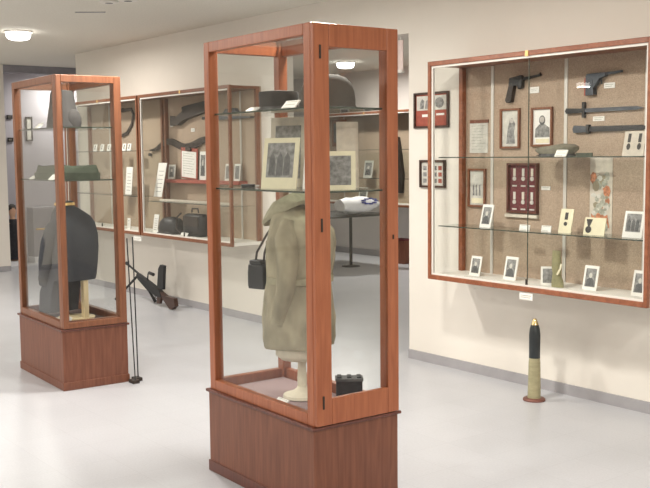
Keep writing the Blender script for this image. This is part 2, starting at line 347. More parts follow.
# ------------------------------------------------------------ small props
def card(name, label, cat, T, w, h, kind='label', tilt=0.0, base='card', group=None, yaw=0.0):
    """a standing or leaning card; T places its bottom centre, local -y is its face, tilt leans it back"""
    t = thing(name, label, cat, (0, 0, 0), 0, group)
    t.matrix_world = T @ Matrix.Rotation(yaw, 4, 'Z')
    R = Matrix.Rotation(-tilt, 4, 'X')
    m0 = MB().box((-w / 2, 0, 0), (w / 2, .006, h)); bmesh.ops.transform(m0.bm, matrix=R, verts=m0.bm.verts)
    m0.build('mount', base, t)
    if kind != 'blank':
        p = MB(); e = -.0012
        if kind == 'portrait':
            p.mi = 0; p.box((-w * .36, 0, h * .14), (w * .36, e, h * .88)); p.mi = 1
            p.prism([(-.28 * w, .16 * h), (.28 * w, .16 * h), (.24 * w, .42 * h), (.08 * w, .5 * h), (-.08 * w, .5 * h), (-.24 * w, .42 * h)], (0, e, 0), (1, 0, 0), (0, 0, 1), (0, -1, 0), .0008)
            p.mi = 2; p.prism([(.11 * w * math.cos(a), .60 * h + .11 * h * math.sin(a)) for a in [i * PI / 5 for i in range(10)]], (0, e, 0), (1, 0, 0), (0, 0, 1), (0, -1, 0), .001)
            ms = ['photo', 'photod', 'photol']
        elif kind == 'group':
            p.mi = 0; p.box((-w * .38, 0, h * .22), (w * .38, e, h * .9)); p.mi = 1
            for q in (-.22, 0, .2):
                p.prism([(q * w - .09 * w, .26 * h), (q * w + .09 * w, .26 * h), (q * w + .08 * w, .6 * h), (q * w, .72 * h), (q * w - .08 * w, .6 * h)], (0, e, 0), (1, 0, 0), (0, 0, 1), (0, -1, 0), .0008)
            ms = ['photo', 'photod']
        elif kind == 'medal':
            p.mi = 0; p.box((-w * .12, 0, h * .55), (w * .12, e, h * .85)); p.mi = 0
            p.prism([(.13 * w * math.cos(a), .38 * h + .13 * w * math.sin(a)) for a in [i * PI / 6 for i in range(12)]], (0, 0, 0), (1, 0, 0), (0, 0, 1), (0, -1, 0), .003)
            ms = ['ink']
        elif kind == 'medal_wide':
            p.mi = 0; p.prism([(-.42 * w, .9 * h), (-.12 * w, .9 * h), (-.22 * w, .5 * h), (-.32 * w, .5 * h)], (0, 0, 0), (1, 0, 0), (0, 0, 1), (0, -1, 0), .002)
            p.prism([(-.27 * w + .14 * w * math.cos(a), .3 * h + .14 * w * math.sin(a)) for a in [i * PI / 6 for i in range(12)]], (0, 0, 0), (1, 0, 0), (0, 0, 1), (0, -1, 0), .003)
            ms = ['ink']
        elif kind == 'pair':
            for q in (-.25, .25):
                p.box((q * w - .07 * w, 0, h * .55), (q * w + .07 * w, e, h * .9))
                p.prism([(q * w + .09 * w * math.cos(a), .38 * h + .14 * w * math.sin(a)) for a in [i * PI / 5 for i in range(10)]], (0, 0, 0), (1, 0, 0), (0, 0, 1), (0, -1, 0), .002)
            ms = ['ink']
        elif kind == 'plain_photo':
            p.box((-w * .36, 0, h * .12), (w * .36, e, h * .88)); ms = ['photo']
        else:
            n = max(2, int(h / .016))
            for i in range(n):
                z = h * (.85 - .7 * i / max(1, n - 1)); L = .38 * w * (1 if i < n - 1 else .5)
                p.box((-.38 * w, 0, z - .0012), (L, e * .4, z + .0012))
            ms = ['posterg']
        bmesh.ops.transform(p.bm, matrix=R, verts=p.bm.verts)
        p.build('print', ms, t)
    if tilt > 0.1 and h > .06:
        s_ = MB(); s_.strap([R @ Vector((0, .006, h * .6)), (0, .008 + h * .45 * math.sin(tilt) + h * .28, 0)], (1, 0, 0), .02 if h > .1 else .01, .002)
        s_.build('easel_strut', base, t)
    return t

def wtag(name, label, x0, x1, z0, z1, y, group=None):
    b = MB(); b.mi = 0; b.box((x0, y, z0), (x1, y - .004, z1)); b.mi = 1
    b.box((x0 + .01, y - .004, (z0 + z1) / 2 + .004), (x1 - .01, y - .0048, (z0 + z1) / 2 + .007)).box((x0 + .01, y - .004, (z0 + z1) / 2 - .007), (x1 - .02, y - .0048, (z0 + z1) / 2 - .004))
    return tag(b.build(name, ['card', 'posterg']), label, 'label', group)

def frame(name, label, x0, x1, z0, z1, y, fr, bg, content, fw=.014, group=None, cat='picture'):
    """framed picture hanging on a wall that faces -y"""
    t = thing(name, label, cat, ((x0 + x1) / 2, y, (z0 + z1) / 2), 0, group)
    w, h = (x1 - x0) / 2, (z1 - z0) / 2
    f = MB(); f.box((-w, 0, -h), (-w + fw, -.02, h), .002).box((w - fw, 0, -h), (w, -.02, h), .002).box((-w + fw, 0, -h), (w - fw, -.02, -h + fw), .002).box((-w + fw, 0, h - fw), (w - fw, -.02, h), .002)
    f.build('frame', fr, t)
    MB().box((-w + fw, 0, -h + fw), (w - fw, -.006, h - fw)).build('backing', bg, t)
    content(t, w - fw, h - fw, -.006)
    return t
def poly(b, pts, y, t=.001): b.prism(pts, (0, y, 0), (1, 0, 0), (0, 0, 1), (0, -1, 0), t)
def circ(cx, cz, rx, rz, n=12): return [(cx + rx * math.cos(2 * PI * i / n), cz + rz * math.sin(2 * PI * i / n)) for i in range(n)]

# ------------------------------------------------------------ wall cases
def wall_case(label, x0, x1, z0, z1, dep, wd, shelves, strips, tagx=None, y=WY, joint=None, trim='white'):
    t = thing('wall_display_case', label, 'display case', ((x0 + x1) / 2, y, z0), 0, 'glass-fronted wall cases')
    w = (x1 - x0) / 2; H = z1 - z0; ft = .042; D = -dep
    MB().box((-w, -.016, 0), (w, -.001, H)).build('back_panel', 'burlap', t)
    MB().box((-w, -.016, 0), (w, D, .03), .002).build('bottom_board', trim, t)
    MB().box((-w, -.016, H - .025), (w, D, H), .002).build('top_board', wd, t)
    for sx in (-1, 1):
        MB().box((sx * w, -.016, .03), (sx * (w - .035), -.055, H - .025), .003).build('corner_post', wd, t)
        MB().box((sx * (w - .004), -.055, .03), (sx * (w - .008), D, H - .025)).build('end_glass', 'glass', t)
    f = MB(); f.box((-w - .004, D, -.004), (-w + .022, D - .03, H + .004), .003).box((w + .004, D, -.004), (w - .022, D - .03, H + .004), .003)
    f.box((-w + .022, D, -.004), (w - .022, D - .03, .028), .003).box((-w + .022, D, H - .026), (w - .022, D - .03, H + .004), .003)
    f.build('front_frame', wd, t)
    n = MB(); i0 = .022; i1 = .036
    n.box((-w + i0, D, i0), (-w + i1, D - .018, H - i0)).box((w - i0, D, i0), (w - i1, D - .018, H - i0)).box((-w + i1, D, .028), (w - i1, D - .018, .04)).box((-w + i1, D, H - .04), (w - i1, D - .018, H - .026))
    n.build('inner_trim', trim, t)
    jx = joint if joint is not None else 0
    MB().box((-w + i1, D - .006, .04), (jx + .01, D - .010, H - .04)).build('sliding_glass', 'glass', t)
    MB().box((jx - .01, D - .001, .04), (w - i1, D - .005, H - .04)).build('sliding_glass', 'glass', t)
    if joint is not None: MB().box((jx - .002, D - .0052, .04), (jx + .0015, D - .0105, H - .04)).build('pane_edge', 'gedge', t)
    MB().box((jx - .012, D - .030, H - .03), (jx + .012, D - .034, H + .004)).build('lock_plate', 'gold', t)
    MB().box((jx - .006, D - .011, .04), (jx + .006, D - .02, .075)).build('lock', 'leather', t)
    for sx in strips: MB().box((sx - .012, -.016, .03), (sx + .012, -.022, H - .03)).build('shelf_standard', 'strip', t)
    for z in shelves:
        g = MB(); g.mi = 0; g.box((-w + .04, -.058, z - z0 - .007), (w - .04, D + .035, z - z0)); g.mi = 1
        g.box((-w + .04, D + .035, z - z0 - .007), (w - .04, D + .031, z - z0))
        g.build('glass_shelf', ['shelf', 'gedge'], t)
    return t

RX0, RX1, RZ0, RZ1, RD = -4.843, -3.112, 0.700, 2.175, 0.352
S1, S2 = 1.535, 1.066
wall_case('large glass-fronted wall case on the right-hand wall, full of pistols and photographs', RX0, RX1, RZ0, RZ1, RD - .03, 'oakw', (S1, S2), (-.582, .036, .62), y=WY, joint=.0)
wtag('case_tag', 'white card fixed below the bottom frame of the right wall case', -4.016, -3.912, .648, .690, WY - RD - .001)
YB = WY - .017   # face of its back panel

def pistol(name, label, o, outline, mt, parts, thick=.03):
    t = thing(name, label, 'pistol', o)
    MB().prism(outline, (0, -.004, 0), (1, 0, 0), (0, 0, 1), (0, -1, 0), thick).build('frame', mt, t)
    for nm, ou, mm, th in parts: MB().prism(ou, (0, -.004 - (thick - th) / 2, 0), (1, 0, 0), (0, 0, 1), (0, -1, 0), th).build(nm, mm, t)
    b = MB(); b.box((-.004, 0, .005), (.004, -.01, .012)).build('hook', 'chrome', t)
    return t
p = pistol('pistol', 'dark automatic pistol with slim barrel mounted on tan cloth, left of the two pistols', (-4.33, YB, 1.98),
    [(-.055, .07), (.04, .085), (.055, .06), (.05, .005), (.02, -.005), (.015, .02), (-.02, .02), (-.035, .0), (-.06, .03)], 'gun',
    [('grip', [(-.055, .03), (-.02, .015), (-.04, -.085), (-.075, -.09), (-.088, -.075)], 'leather', .034),
     ('barrel', [(.045, .068), (.2, .082), (.2, .070), (.05, .048)], 'gun', .014),
     ('sight', [(.185, .080), (.197, .080), (.195, .092)], 'gun', .006)])
p = pistol('pistol', 'grey blue pistol with broad grip mounted on tan cloth, right of the two pistols', (-3.69, YB, 1.98),
    [(-.075, .055), (.06, .058), (.06, .035), (.02, .025), (-.02, -.03), (-.05, -.035), (-.078, .02)], 'gunblue',
    [('grip', [(-.078, .045), (-.03, .02), (-.02, -.072), (-.08, -.076)], 'gunblue', .036),
     ('grip_plate', [(-.087, .03), (-.078, .03), (-.078, -.076), (-.088, -.076)], 'red', .036),
     ('barrel', [(.055, .056), (.172, .062), (.172, .050), (.055, .040)], 'gunblue', .016),
     ('trigger_guard', [(-.01, .02), (.03, .018), (.03, -.012), (.025, -.012), (.024, .012), (-.01, .012)], 'gun', .01)])
wtag('label_card', 'small white label just below the barrel of the left pistol', -4.233, -4.158, 1.944, 1.984, YB, 'labels in the right wall case')
wtag('label_card', 'small white label just below the barrel of the right pistol', -3.657, -3.580, 1.942, 1.975, YB, 'labels in the right wall case')
wtag('label_card', 'small white label between the two bayonets', -3.734, -3.650, 1.748, 1.776, YB, 'labels in the right wall case')
wtag('label_card', 'small white label to the right of the maroon medal board', -4.130, -4.058, 1.317, 1.341, YB, 'labels in the right wall case')
def bayonet(label, x0, xg, x1, z, h, guard, mt, hm):
    t = thing('bayonet', label, 'bayonet', ((x0 + x1) / 2, YB, z)); c = (x0 + x1) / 2
    MB().prism([(x0 - c, -h * .4), (xg - c, -h * .3), (xg - c, h * .3), (x0 - c, h * .45), (x0 - c - .01, 0)], (0, -.004, 0), (1, 0, 0), (0, 0, 1), (0, -1, 0), .024).build('handle', hm, t)
    MB().prism([(xg - c, -h * .3), (x1 - c - .05, -h * .28), (x1 - c, 0), (x1 - c - .05, h * .28), (xg - c, h * .3)], (0, -.008, 0), (1, 0, 0), (0, 0, 1), (0, -1, 0), .012).build('blade', mt, t)
    if guard: MB().box((xg - c - .009, -.002, -.045), (xg - c + .009, -.026, .052), .003).build('crossguard', 'gun', t)
    else: MB().box((xg - c - .009, -.002, -h * .5), (xg - c + .012, -.03, h * .5), .003).build('scabbard_throat', 'gun', t)
bayonet('slim bayonet with crossguard, upper one of two on the cloth', -3.92, -3.795, -3.37, 1.815, .04, True, 'gunblue', 'gun')
bayonet('thick dark sheathed bayonet, lower one of two on the cloth', -3.86, -3.76, -3.33, 1.70, .055, False, 'gun', 'gunblue')

def c_soldier(t, w, h, y):
    b = MB(); b.mi = 0; poly(b, [(-w * .5, -h * .85), (w * .6, -h * .85), (w * .45, -h * .2), (w * .6, .25 * h), (w * .2, .6 * h), (-.1 * w, .45 * h), (-.3 * w, 0)], y)
    b.mi = 1; poly(b, circ(.18 * w, .42 * h, .22 * w, .13 * h), y - .001)
    b.build('print', ['photo', 'skin'], t)
def c_beard(t, w, h, y):
    b = MB(); b.mi = 0; poly(b, [(-w * .8, -h * .6), (w * .85, -h * .6), (w * .8, -h * .05), (w * .3, .15 * h), (-.3 * w, .15 * h), (-w * .75, -.1 * h)], y)
    b.mi = 2; poly(b, circ(0, .38 * h, .34 * w, .28 * h), y - .0005)
    b.mi = 1; poly(b, circ(0, .42 * h, .26 * w, .18 * h), y - .0015); b.mi = 3; b.box((-w * .7, y, -h * .92), (w * .8, y - .001, -h * .68))
    b.build('print', ['photo', 'skin', 'photod', 'cream'], t)
def c_scene(t, w, h, y):
    b = MB(); b.mi = 0; b.box((-w * .85, y, -h * .5), (w * .85, y - .001, h * .9)); b.mi = 1
    for q in (-.5, -.1, .35): poly(b, [(q * w - .12 * w, -h * .45), (q * w + .14 * w, -h * .45), (q * w + .1 * w, .2 * h), (q * w - .1 * w, .15 * h)], y - .001)
    b.mi = 2; b.box((-w * .8, y, -h * .9), (w * .8, y - .001, -h * .6)); b.build('print', ['photol', 'photo', 'cream'], t)
frame('picture_frame', 'wood-framed picture of a stooping soldier, between the notice and the bearded portrait', -4.481, -4.310, 1.588, 1.853, YB, 'oakd', 'photol', c_soldier)
frame('picture_frame', 'wood-framed portrait of a bearded man in a dark coat', -4.213, -4.040, 1.598, 1.850, YB, 'oakd', 'card', c_beard)
frame('picture_frame', 'small wood-framed faded scene with caption at left end of the wall case', -4.775, -4.612, 1.186, 1.452, YB, 'oakd', 'photol', c_scene)
# notice with brown heading strip
t = thing('notice', 'cream paper notice with brown heading at left end of the wall case', 'notice', (-4.68, YB, 1.56))
MB().box((-.088, 0, 0), (.08, -.004, .205)).build('sheet', 'photol', t)
MB().box((-.085, 0, .205), (.085, -.008, .228)).build('heading', 'plinth', t)
b = MB()
for i in range(9): b.box((-.07, -.004, .185 - i * .02), (.06 - .02 * (i % 3), -.0046, .188 - i * .02))
b.build('text_lines', 'posterg', t)
# medal board
t = thing('medal_board', 'maroon shadow box with two rows of medals', 'medal display', (-4.278, YB, 1.13))
f = MB(); f.box((-.128, 0, .03), (-.115, -.03, .36)).box((.115, 0, .03), (.128, -.03, .36)).box((-.115, 0, .347), (.115, -.03, .36)).box((-.115, 0, .03), (.115, -.03, .043)); f.build('frame', 'moul', t)
MB().box((-.115, 0, .043), (.115, -.008, .347)).build('board', 'maroon', t)
MB().box((-.15, 0, 0), (.128, -.02, .022)).build('ledge', 'posterl', t)
for r_, z in enumerate((.28, .125)):
    for i, x in enumerate((-.075, 0, .075)):
        b = MB(); b.box((x - .010, -.008, z - .005), (x + .010, -.011, z + .045)); md = b.build('medal', 'photol' if (i + r_) % 2 else 'posterl', t)
        b = MB(); poly(b, circ(x, z - .022, .015, .015), -.008, .004); b.build('disc', 'strip', md)
        MB().box((x - .02, -.008, z - .075), (x + .02, -.010, z - .065)).build('caption', 'photol', t)
# poster
t = thing('poster', 'tall pale poster with orange and green figures behind the glass', 'poster', (-3.667, YB, 1.058))
MB().box((-.082, 0, 0), (.082, -.003, .47)).build('sheet', 'posterl', t)
b = MB(); rr = random.Random(3)
for i in range(60):
    b.mi = (0, 1, 3, 0, 2)[i % 5]; x = rr.uniform(-.055, .055); z = rr.uniform(.04, .36); r = rr.uniform(.010, .028)
    poly(b, circ(x, z, r, r * rr.uniform(.6, 1.5), 7), -.003 - i * .00004, .0005)
b.mi = 1; poly(b, [(-.06, .02), (.065, .04), (.05, .12), (.01, .10), (-.03, .14), (-.07, .12)], -.0046, .0005)
b.build('print', ['posterg', 'fringe', 'photol', 'khaki'], t)

# cards standing on its shelves
def T3(x, y, z): return Matrix.Translation((x, y, z))
YS = WY - .20
def cc(x0, x1, z, h, kind, label, name='photo_card', cat='photograph', y=YS, tilt=.22, base='card', yaw=0.0):
    return card(name, label, cat, T3((x0 + x1) / 2, y, z), x1 - x0, h, kind, tilt, base, 'cards in the right wall case', yaw)
B0 = RZ0 + .031
cc(-4.515, -4.402, S2, .155, 'portrait', 'black and white portrait card leaning on middle shelf, in front of the small framed scene', yaw=-.15)
cc(-4.160, -4.078, S2, .035, 'label', 'small white label on middle shelf, below the maroon medal board', 'label_card', 'label')
cc(-3.981, -3.905, S2, .038, 'label', 'small white label on middle shelf, left of the cream medal card', 'label_card', 'label')
cc(-3.848, -3.752, S2, .150, 'medal', 'upright cream card with one dark medal on ribbon, left of the wide one', 'medal_card', 'medal', base='cream')
cc(-3.660, -3.510, S2, .105, 'medal_wide', 'wide cream card with ribbon and round black medal, below the poster', 'medal_card', 'medal', base='cream')
cc(-3.385, -3.255, S2, .155, 'group', 'photograph of a group at right end of the middle shelf', base='card')
cc(-4.600, -4.505, B0, .135, 'portrait', 'narrow portrait card at left end of the case floor')
cc(-4.294, -4.190, B0, .155, 'portrait', 'portrait card with white mount, second from left on the case floor')
cc(-3.965, -3.875, B0, .120, 'plain_photo', 'tilted photograph leaning beside the olive green cloth piece', yaw=.7, tilt=.35)
cc(-3.662, -3.560, B0, .150, 'portrait', 'portrait card right of the olive green cloth piece, case floor')
cc(-3.318, -3.220, B0, .150, 'portrait', 'portrait card at right end of the case floor')
cc(-3.395, -3.255, S1, .145, 'pair', 'pale card with two dark medals at right end of the top shelf', 'medal_card', 'medal', base='posterl')
cc(-3.800, -3.715, S1 , .048, 'label', 'white label card in front of the flat cap on the top shelf', 'label_card', 'label', y=WY - .305, tilt=.6)
# flat grey cap on top shelf
def cap(label, loc, rz, L, W, Hh, mt, peak=True):
    t = thing('beret_hat', label, 'cap', loc, rz)
    rings = []
    for a, z in ((.78, 0), (.82, .25), (1.0, .55), (1.0, .75), (.8, .95), (.3, 1.0)):
        rings.append([(L / 2 * a * math.cos(2 * PI * i / 20), W / 2 * a * math.sin(2 * PI * i / 20), Hh * z * (1 + .15 * math.cos(2 * PI * i / 20))) for i in range(20)])
    MB().rings(rings).build('crown', mt, t, True)
    MB().rings([[(L / 2 * a * math.cos(2 * PI * i / 20), W / 2 * a * math.sin(2 * PI * i / 20), z) for i in range(20)] for a, z in ((.84, .0), (.86, Hh * .22), (.80, Hh * .24), (.78, 0.0))]).build('band', 'photod' if peak else mt, t, True)
    if peak:
        MB().rings([[(-L / 2 * .75 * math.cos(a) - k_, W / 2 * .8 * math.sin(a), zz) for a in [(-1.1 + 2.2 * j / 9) for j in range(10)]] + [(-L / 2 * .75 * math.cos(a) - k_ - .035, W / 2 * .8 * math.sin(a), zz - .012) for a in [(1.1 - 2.2 * j / 9) for j in range(10)]] for k_, zz in ((0, .016), (0, .02))]).build('peak', 'black', t, True)
    return t
cap('flat grey green cap lying on the top shelf of the right wall case', (-3.87, WY - .19, S1), 0, .30, .20, .068, 'capg')
cc(-3.72, -3.60, S1, .02, 'blank', 'thin grey folded strap lying right of the flat cap', 'folded_strap', 'strap', base='olive', tilt=.0)
# olive green cloth piece on case floor
t = thing('cloth_pouch', 'narrow olive green cloth pouch standing on the case floor', 'pouch', (-3.828, YS - .03, B0))
MB().rings([[(a * math.cos(2 * PI * i / 12) + o_, b_ * math.sin(2 * PI * i / 12), z) for i in range(12)] for a, b_, z, o_ in ((.045, .02, 0, .006), (.046, .02, .03, .006), (.030, .018, .08, 0), (.036, .02, .13, -.002), (.03, .018, .19, -.004), (.03, .014, .225, -.004))]).build('body', 'pouchg', t, True)
MB().strap([(.02, -.022, .08), (.045, -.022, .12), (.05, -.02, .15)], (0, -1, 0), .012, .003).build('strap', 'cream', t)

# framed pictures on the wall left of it
def c_two(t, w, h, y):
    b = MB(); b.mi = 0; b.box((-w * .95, y, 0), (-.05 * w, y - .001, h * .92)).box((.06 * w, y, 0), (w * .95, y - .001, h * .92)); b.mi = 1
    poly(b, [(-.75 * w, .1 * h), (-.5 * w, .1 * h), (-.45 * w, .6 * h), (-.6 * w, .75 * h), (-.72 * w, .5 * h)], y - .001); poly(b, [(-.42 * w, .1 * h), (-.22 * w, .1 * h), (-.2 * w, .7 * h), (-.35 * w, .6 * h)], y - .001)
    poly(b, circ(.5 * w, .45 * h, .28 * w, .34 * h), y - .001)
    b.mi = 2; b.box((-.6 * w, y, -.42 * h), (-.15 * w, y - .0015, -.25 * h)).box((-.1 * w, y, -.72 * h), (.18 * w, y - .0015, -.5 * h)).box((.3 * w, y, -.35 * h), (.8 * w, y - .0015, -.22 * h))
    b.build('print', ['photol', 'photo', 'card'], t)
frame('picture_frame', 'larger framed picture on the cream wall with two photos over a red lower half', -5.345, -4.985, 1.745, 2.005, WY, 'stock', 'red', c_two, .016)
def c_mix(t, w, h, y):
    b = MB(); rr = random.Random(5)
    for i in range(12):
        b.mi = i % 4; x = -.7 * w + (i % 4) * .45 * w; z = -.6 * h + (i // 4) * .55 * h; b.box((x - .15 * w, y, z - .18 * h), (x + .15 * w, y - .001, z + .18 * h))
    b.build('print', ['photo', 'posterl', 'photod', 'red'], t)
frame('picture_frame', 'smaller framed collage on the cream wall below the larger framed picture', -5.285, -5.020, 1.310, 1.512, WY, 'stock', 'photol', c_mix, .016)

# ---- left wall cases: two units end to end
QD = .318; LZ0, LZ1 = .742, 2.181
wall_case('glass-fronted wall case on the far left of the back wall, behind the tall left case', -11.02, -9.165, LZ0, LZ1, QD, 'oakd', (1.62, 1.14), (-.4, .35))
wall_case('glass-fronted wall case between the two tall cases, holding rifle stocks and a helmet', -9.125, -7.383, LZ0, LZ1, QD, 'oakd', (1.10,), (-.05, .55))
wtag('case_tag', 'white card fixed below the bottom frame of the left wall cases', -9.294, -9.12, .680, .724, WY - QD - .032)
LB = LZ0 + .031
# the big dark rifle stock part, the curved sling, notice, etc.
t = thing('rifle_stock', 'thick dark rifle stock mounted on cloth, top of the left wall case', 'rifle part', (-8.6, YB, 1.95))
def px(pts): return pts
MB().prism([(-.34, -.075), (-.22, -.08), (-.08, -.03), (.10, .0), (.36, .04), (.36, .10), (.02, .075), (-.12, .055), (-.22, .01), (-.34, .015)], (0, -.005, 0), (1, 0, 0), (0, 0, 1), (0, -1, 0), .05).build('stock', 'leather', t)
MB().prism([(-.12, .055), (-.04, .07), (.36, .10), (.36, .145), (-.02, .115), (-.13, .10)], (0, -.012, 0), (1, 0, 0), (0, 0, 1), (0, -1, 0), .035).build('barrel', 'gun', t)
MB().box((-.355, -.003, -.08), (-.335, -.057, .02), .004).build('butt_plate', 'gun', t)
t = thing('leather_sling', 'long dark wavy leather sling below the rifle stock', 'sling', (-8.85, YB, 1.62))
kp = [(-.62, .0), (-.50, .01), (-.38, .05), (-.26, .085), (-.14, .085), (-.02, .055), (.10, .03), (.24, .035), (.36, .06), (.48, .09), (.60, .10)]
kw = [.012, .03, .05, .06, .065, .068, .07, .07, .07, .065, .06]
pts = []; wid = []
for q in range(41):
    f_ = q / 4; a_ = min(9, int(f_)); u_ = f_ - a_; u_ = u_
    p0, p1, p2, p3 = [kp[min(10, max(0, a_ + d_))] for d_ in (-1, 0, 1, 2)]
    cr = lambda A, B, C_, D_: .5 * (2 * B + (C_ - A) * u_ + (2 * A - 5 * B + 4 * C_ - D_) * u_ ** 2 + (3 * B - A - 3 * C_ + D_) * u_ ** 3)
    pts.append((cr(p0[0], p1[0], p2[0], p3[0]), cr(p0[1], p1[1], p2[1], p3[1]))); wid.append(kw[a_] * (1 - u_) + kw[min(10, a_ + 1)] * u_)
b = MB(); rs_ = []
for i, (x, z) in enumerate(pts):
    q0 = Vector(pts[max(i - 1, 0)]); q1 = Vector(pts[min(i + 1, len(pts) - 1)]); tg = (q1 - q0).normalized(); nx_, nz_ = -tg.y * wid[i] / 2, tg.x * wid[i] / 2
    rs_.append([(x + nx_, -.008, z + nz_), (x - nx_, -.008, z - nz_), (x - nx_, -.03, z - nz_), (x + nx_, -.03, z + nz_)])
b.rings(rs_).build('strap', 'leather', t)
MB().box((-.66, -.008, -.06), (-.61, -.026, -.03), .003).build('buckle', 'gun', t)
wtag('label_card', 'small white label between rifle stock and wavy sling', -8.62, -8.55, 1.80, 1.835, YB)
wtag('label_card', 'small white label near left end, above the wavy sling', -9.05, -9.0, 1.86, 1.89, YB)
t = thing('wooden_ledge', 'narrow dark red ledge mounted across the back of the left wall case', 'ledge', (-8.5, YB, 1.285))
MB().box((-.52, 0, 0), (.9, -.10, .035), .003).build('board', 'red', t)
LG = 1.3205
t = thing('notice', 'white notice with red border on the dark red ledge', 'notice', (-8.62, YB - .04, LG + .008)); t.rotation_euler = (0, .06, 0)
MB().box((-.165, 0, 0), (.165, .006, .31)).build('backing', 'red', t)
MB().box((-.145, 0, .012), (.14, -.003, .275)).build('sheet', 'card', t)
MB().box((-.05, -.004, .28), (.05, -.02, .315), .004).build('clip', 'leather', t)
b = MB()
for i in range(9): b.box((-.11, -.003, .25 - i * .025), (.10 - .03 * (i % 2), -.0036, .254 - i * .025))
b.build('text_lines', 'posterg', t)
card('photo_card', 'small dark portrait on the dark red ledge, left of the red-bordered notice', 'photograph', T3(-8.95, YB - .06, LG), .14, .15, 'portrait', .1, 'photol')
card('photo_card', 'tall photo card on the dark red ledge, right of the red-bordered notice', 'photograph', T3(-8.32, YB - .06, LG), .12, .28, 'portrait', .05, 'card')
for i, (x, lb) in enumerate(((-7.86, 'white card on the red ledge seen through the tall centre case, left'), (-7.70, 'white card on the red ledge seen through the tall centre case, right'))):
    card('photo_card', lb, 'photograph', T3(x, YB - .06, LG), .10, .16, 'plain_photo', .1, 'card')
# leaning notice sheets
def leaner(label, x, z, w, h, y=YB - .03, dark=False, lean=.25):
    t = thing('notice', label, 'notice', (x, y, z)); sh = lean * h
    MB().prism([(-w / 2, 0), (w / 2, 0), (w / 2 + sh, h), (-w / 2 + sh, h)], (0, 0, 0), (1, 0, 0), (0, 0, 1), (0, -1, 0), .004).build('sheet', 'card' if not dark else 'cream', t)
    b = MB()
    for i in range(6):
        z_ = h * (.15 + .12 * i); b.box((-w * .3 + sh * z_ / h, -.004, z_), (w * .3 + sh * z_ / h, -.0046, z_ + .005))
    b.build('text_lines', 'photo', t)
leaner('tall white notice at left end of the left wall case, above the helmet', -9.02, 1.14, .17, .35, WY - .20, lean=.38)
leaner('white notice low at left end, leaning beside the helmet', -8.99, LB, .10, .19, WY - .26, lean=.3)
# helmet + bag on case floor
def dome(label, loc, rz, rx, ry, h, mt, brim=0.0, name='steel_helmet', cat='helmet', strap=False, group=None):
    t = thing(name, label, cat, loc, rz)
    rings = []; N = 28
    prof = [(1.0 + brim, .00), (1.0 + brim, .02), (1.0, .10), (1.0, .25), (.96, .50), (.86, .72), (.68, .88), (.42, .97), (.12, 1.0)]
    for a, z in prof: rings.append([(rx * a * math.cos(2 * PI * i / N), ry * a * math.sin(2 * PI * i / N), h * z) for i in range(N)])
    MB().rings(rings).build('shell', mt, t, True)
    MB().rings([[(rx * (1 + brim) * a * math.cos(2 * PI * i / N), ry * (1 + brim) * a * math.sin(2 * PI * i / N), z) for i in range(N)] for a, z in ((1.0, -.0005), (1.015, -.0005), (1.015, .006), (1.0, .006))]).build('rim', 'photod', t, True)
    if strap: MB().strap([(rx * .9, -.02, .012), (rx * 1.05, -ry * .5, .010), (rx * .6, -ry * 1.06, .008), (0, -ry * 1.15, .008)], (0, 0, 1), .015, .004).build('chin_strap', 'leather', t)
    return t
dome('dark steel helmet on the floor of the left wall case', (-8.76, WY - .19, LB), .2, .17, .11, .17, 'black', .16, strap=True)
t = thing('leather_case', 'dark leather case at the right of the helmet, floor of the left wall case', 'leather case', (-8.30, WY - .18, LB), .05)
MB().box((-.15, -.07, 0), (.18, .07, .22), .045).build('body', 'black', t, True)
MB().box((-.10, -.08, .10), (.16, -.066, .20), .006).build('flap', 'leather', t)
MB().tube([(-.06, 0, .23), (-.05, 0, .27), (.05, 0, .27), (.06, 0, .23)], .008).build('handle', 'leather', t, True)
MB().tube([(-.19, -.05, .02), (-.26, -.06, .06), (-.25, -.05, .18), (-.18, -.05, .22)], .009).build('side_loop', 'leather', t, True)
card('label_card', 'white label on the case floor in front of the dark helmet', 'label', T3(-8.86, WY - .292, LB), .11, .04, 'label', .5)
card('label_card', 'white label on the case floor in front of the dark leather case', 'label', T3(-8.36, WY - .285, LB), .13, .04, 'label', .5)
MBs = MB().box((-.44, -.03, 0), (.9, .03, .018), .003); t = thing('wooden_scabbard', 'long pale stick lying on the lower glass shelf above the helmet', 'stick', (-8.55, WY - .17, 1.10)); MBs.build('stick', 'posterl', t)
# upper shelf items seen through the centre case
t = thing('machine_part', 'long dark gun part mounted high at right end of the left wall case', 'gun part', (-7.85, YB, 1.90))
MB().prism([(-.38, 0), (.38, 0), (.38, .05), (.15, .06), (.1, .10), (-.05, .10), (-.1, .06), (-.38, .045)], (0, -.004, 0), (1, 0, 0), (0, 0, 1), (0, -1, 0), .04).build('receiver', 'gunblue', t)
MB().lathe([(.014, 0), (.014, .12)], (-.50, -.022, .025), 10, 'x').build('muzzle', 'gun', t, True)
# far left wall case contents
t = thing('leather_sling', 'dark leather sling hanging in a loop, left of the mullion between the left wall cases', 'sling', (-10.0, YB, 1.95))
MB().strap([(-.30 + .0, -.01, .12), (.10, -.01, .13), (.15, -.01, .07), (.10, -.01, -.04), (-.02, -.01, -.13), (-.16, -.01, -.16)], (0, -1, 0), .035, .012).build('strap', 'leather', t)
MB().box((-.16, -.008, .105), (-.10, -.028, .150), .004).build('buckle', 'gun', t)
for i, x in enumerate((-9.62, -9.74, -9.92, -10.12, -10.30, -10.48)):
    card('label_card', ('rightmost of the small white cards on the upper shelf of the far left wall case', 'second from right of the small white cards on that upper shelf', 'third from right of the small white cards on that upper shelf',
        'fourth from right, small white card seen through the tall left case', 'fifth from right, small white card seen through the tall left case', 'sixth from right, small white card seen through the tall left case')[i], 'label', T3(x, WY - .22, 1.62), .085, .08, 'medal', .2, 'card', 'small white cards on the upper shelf')
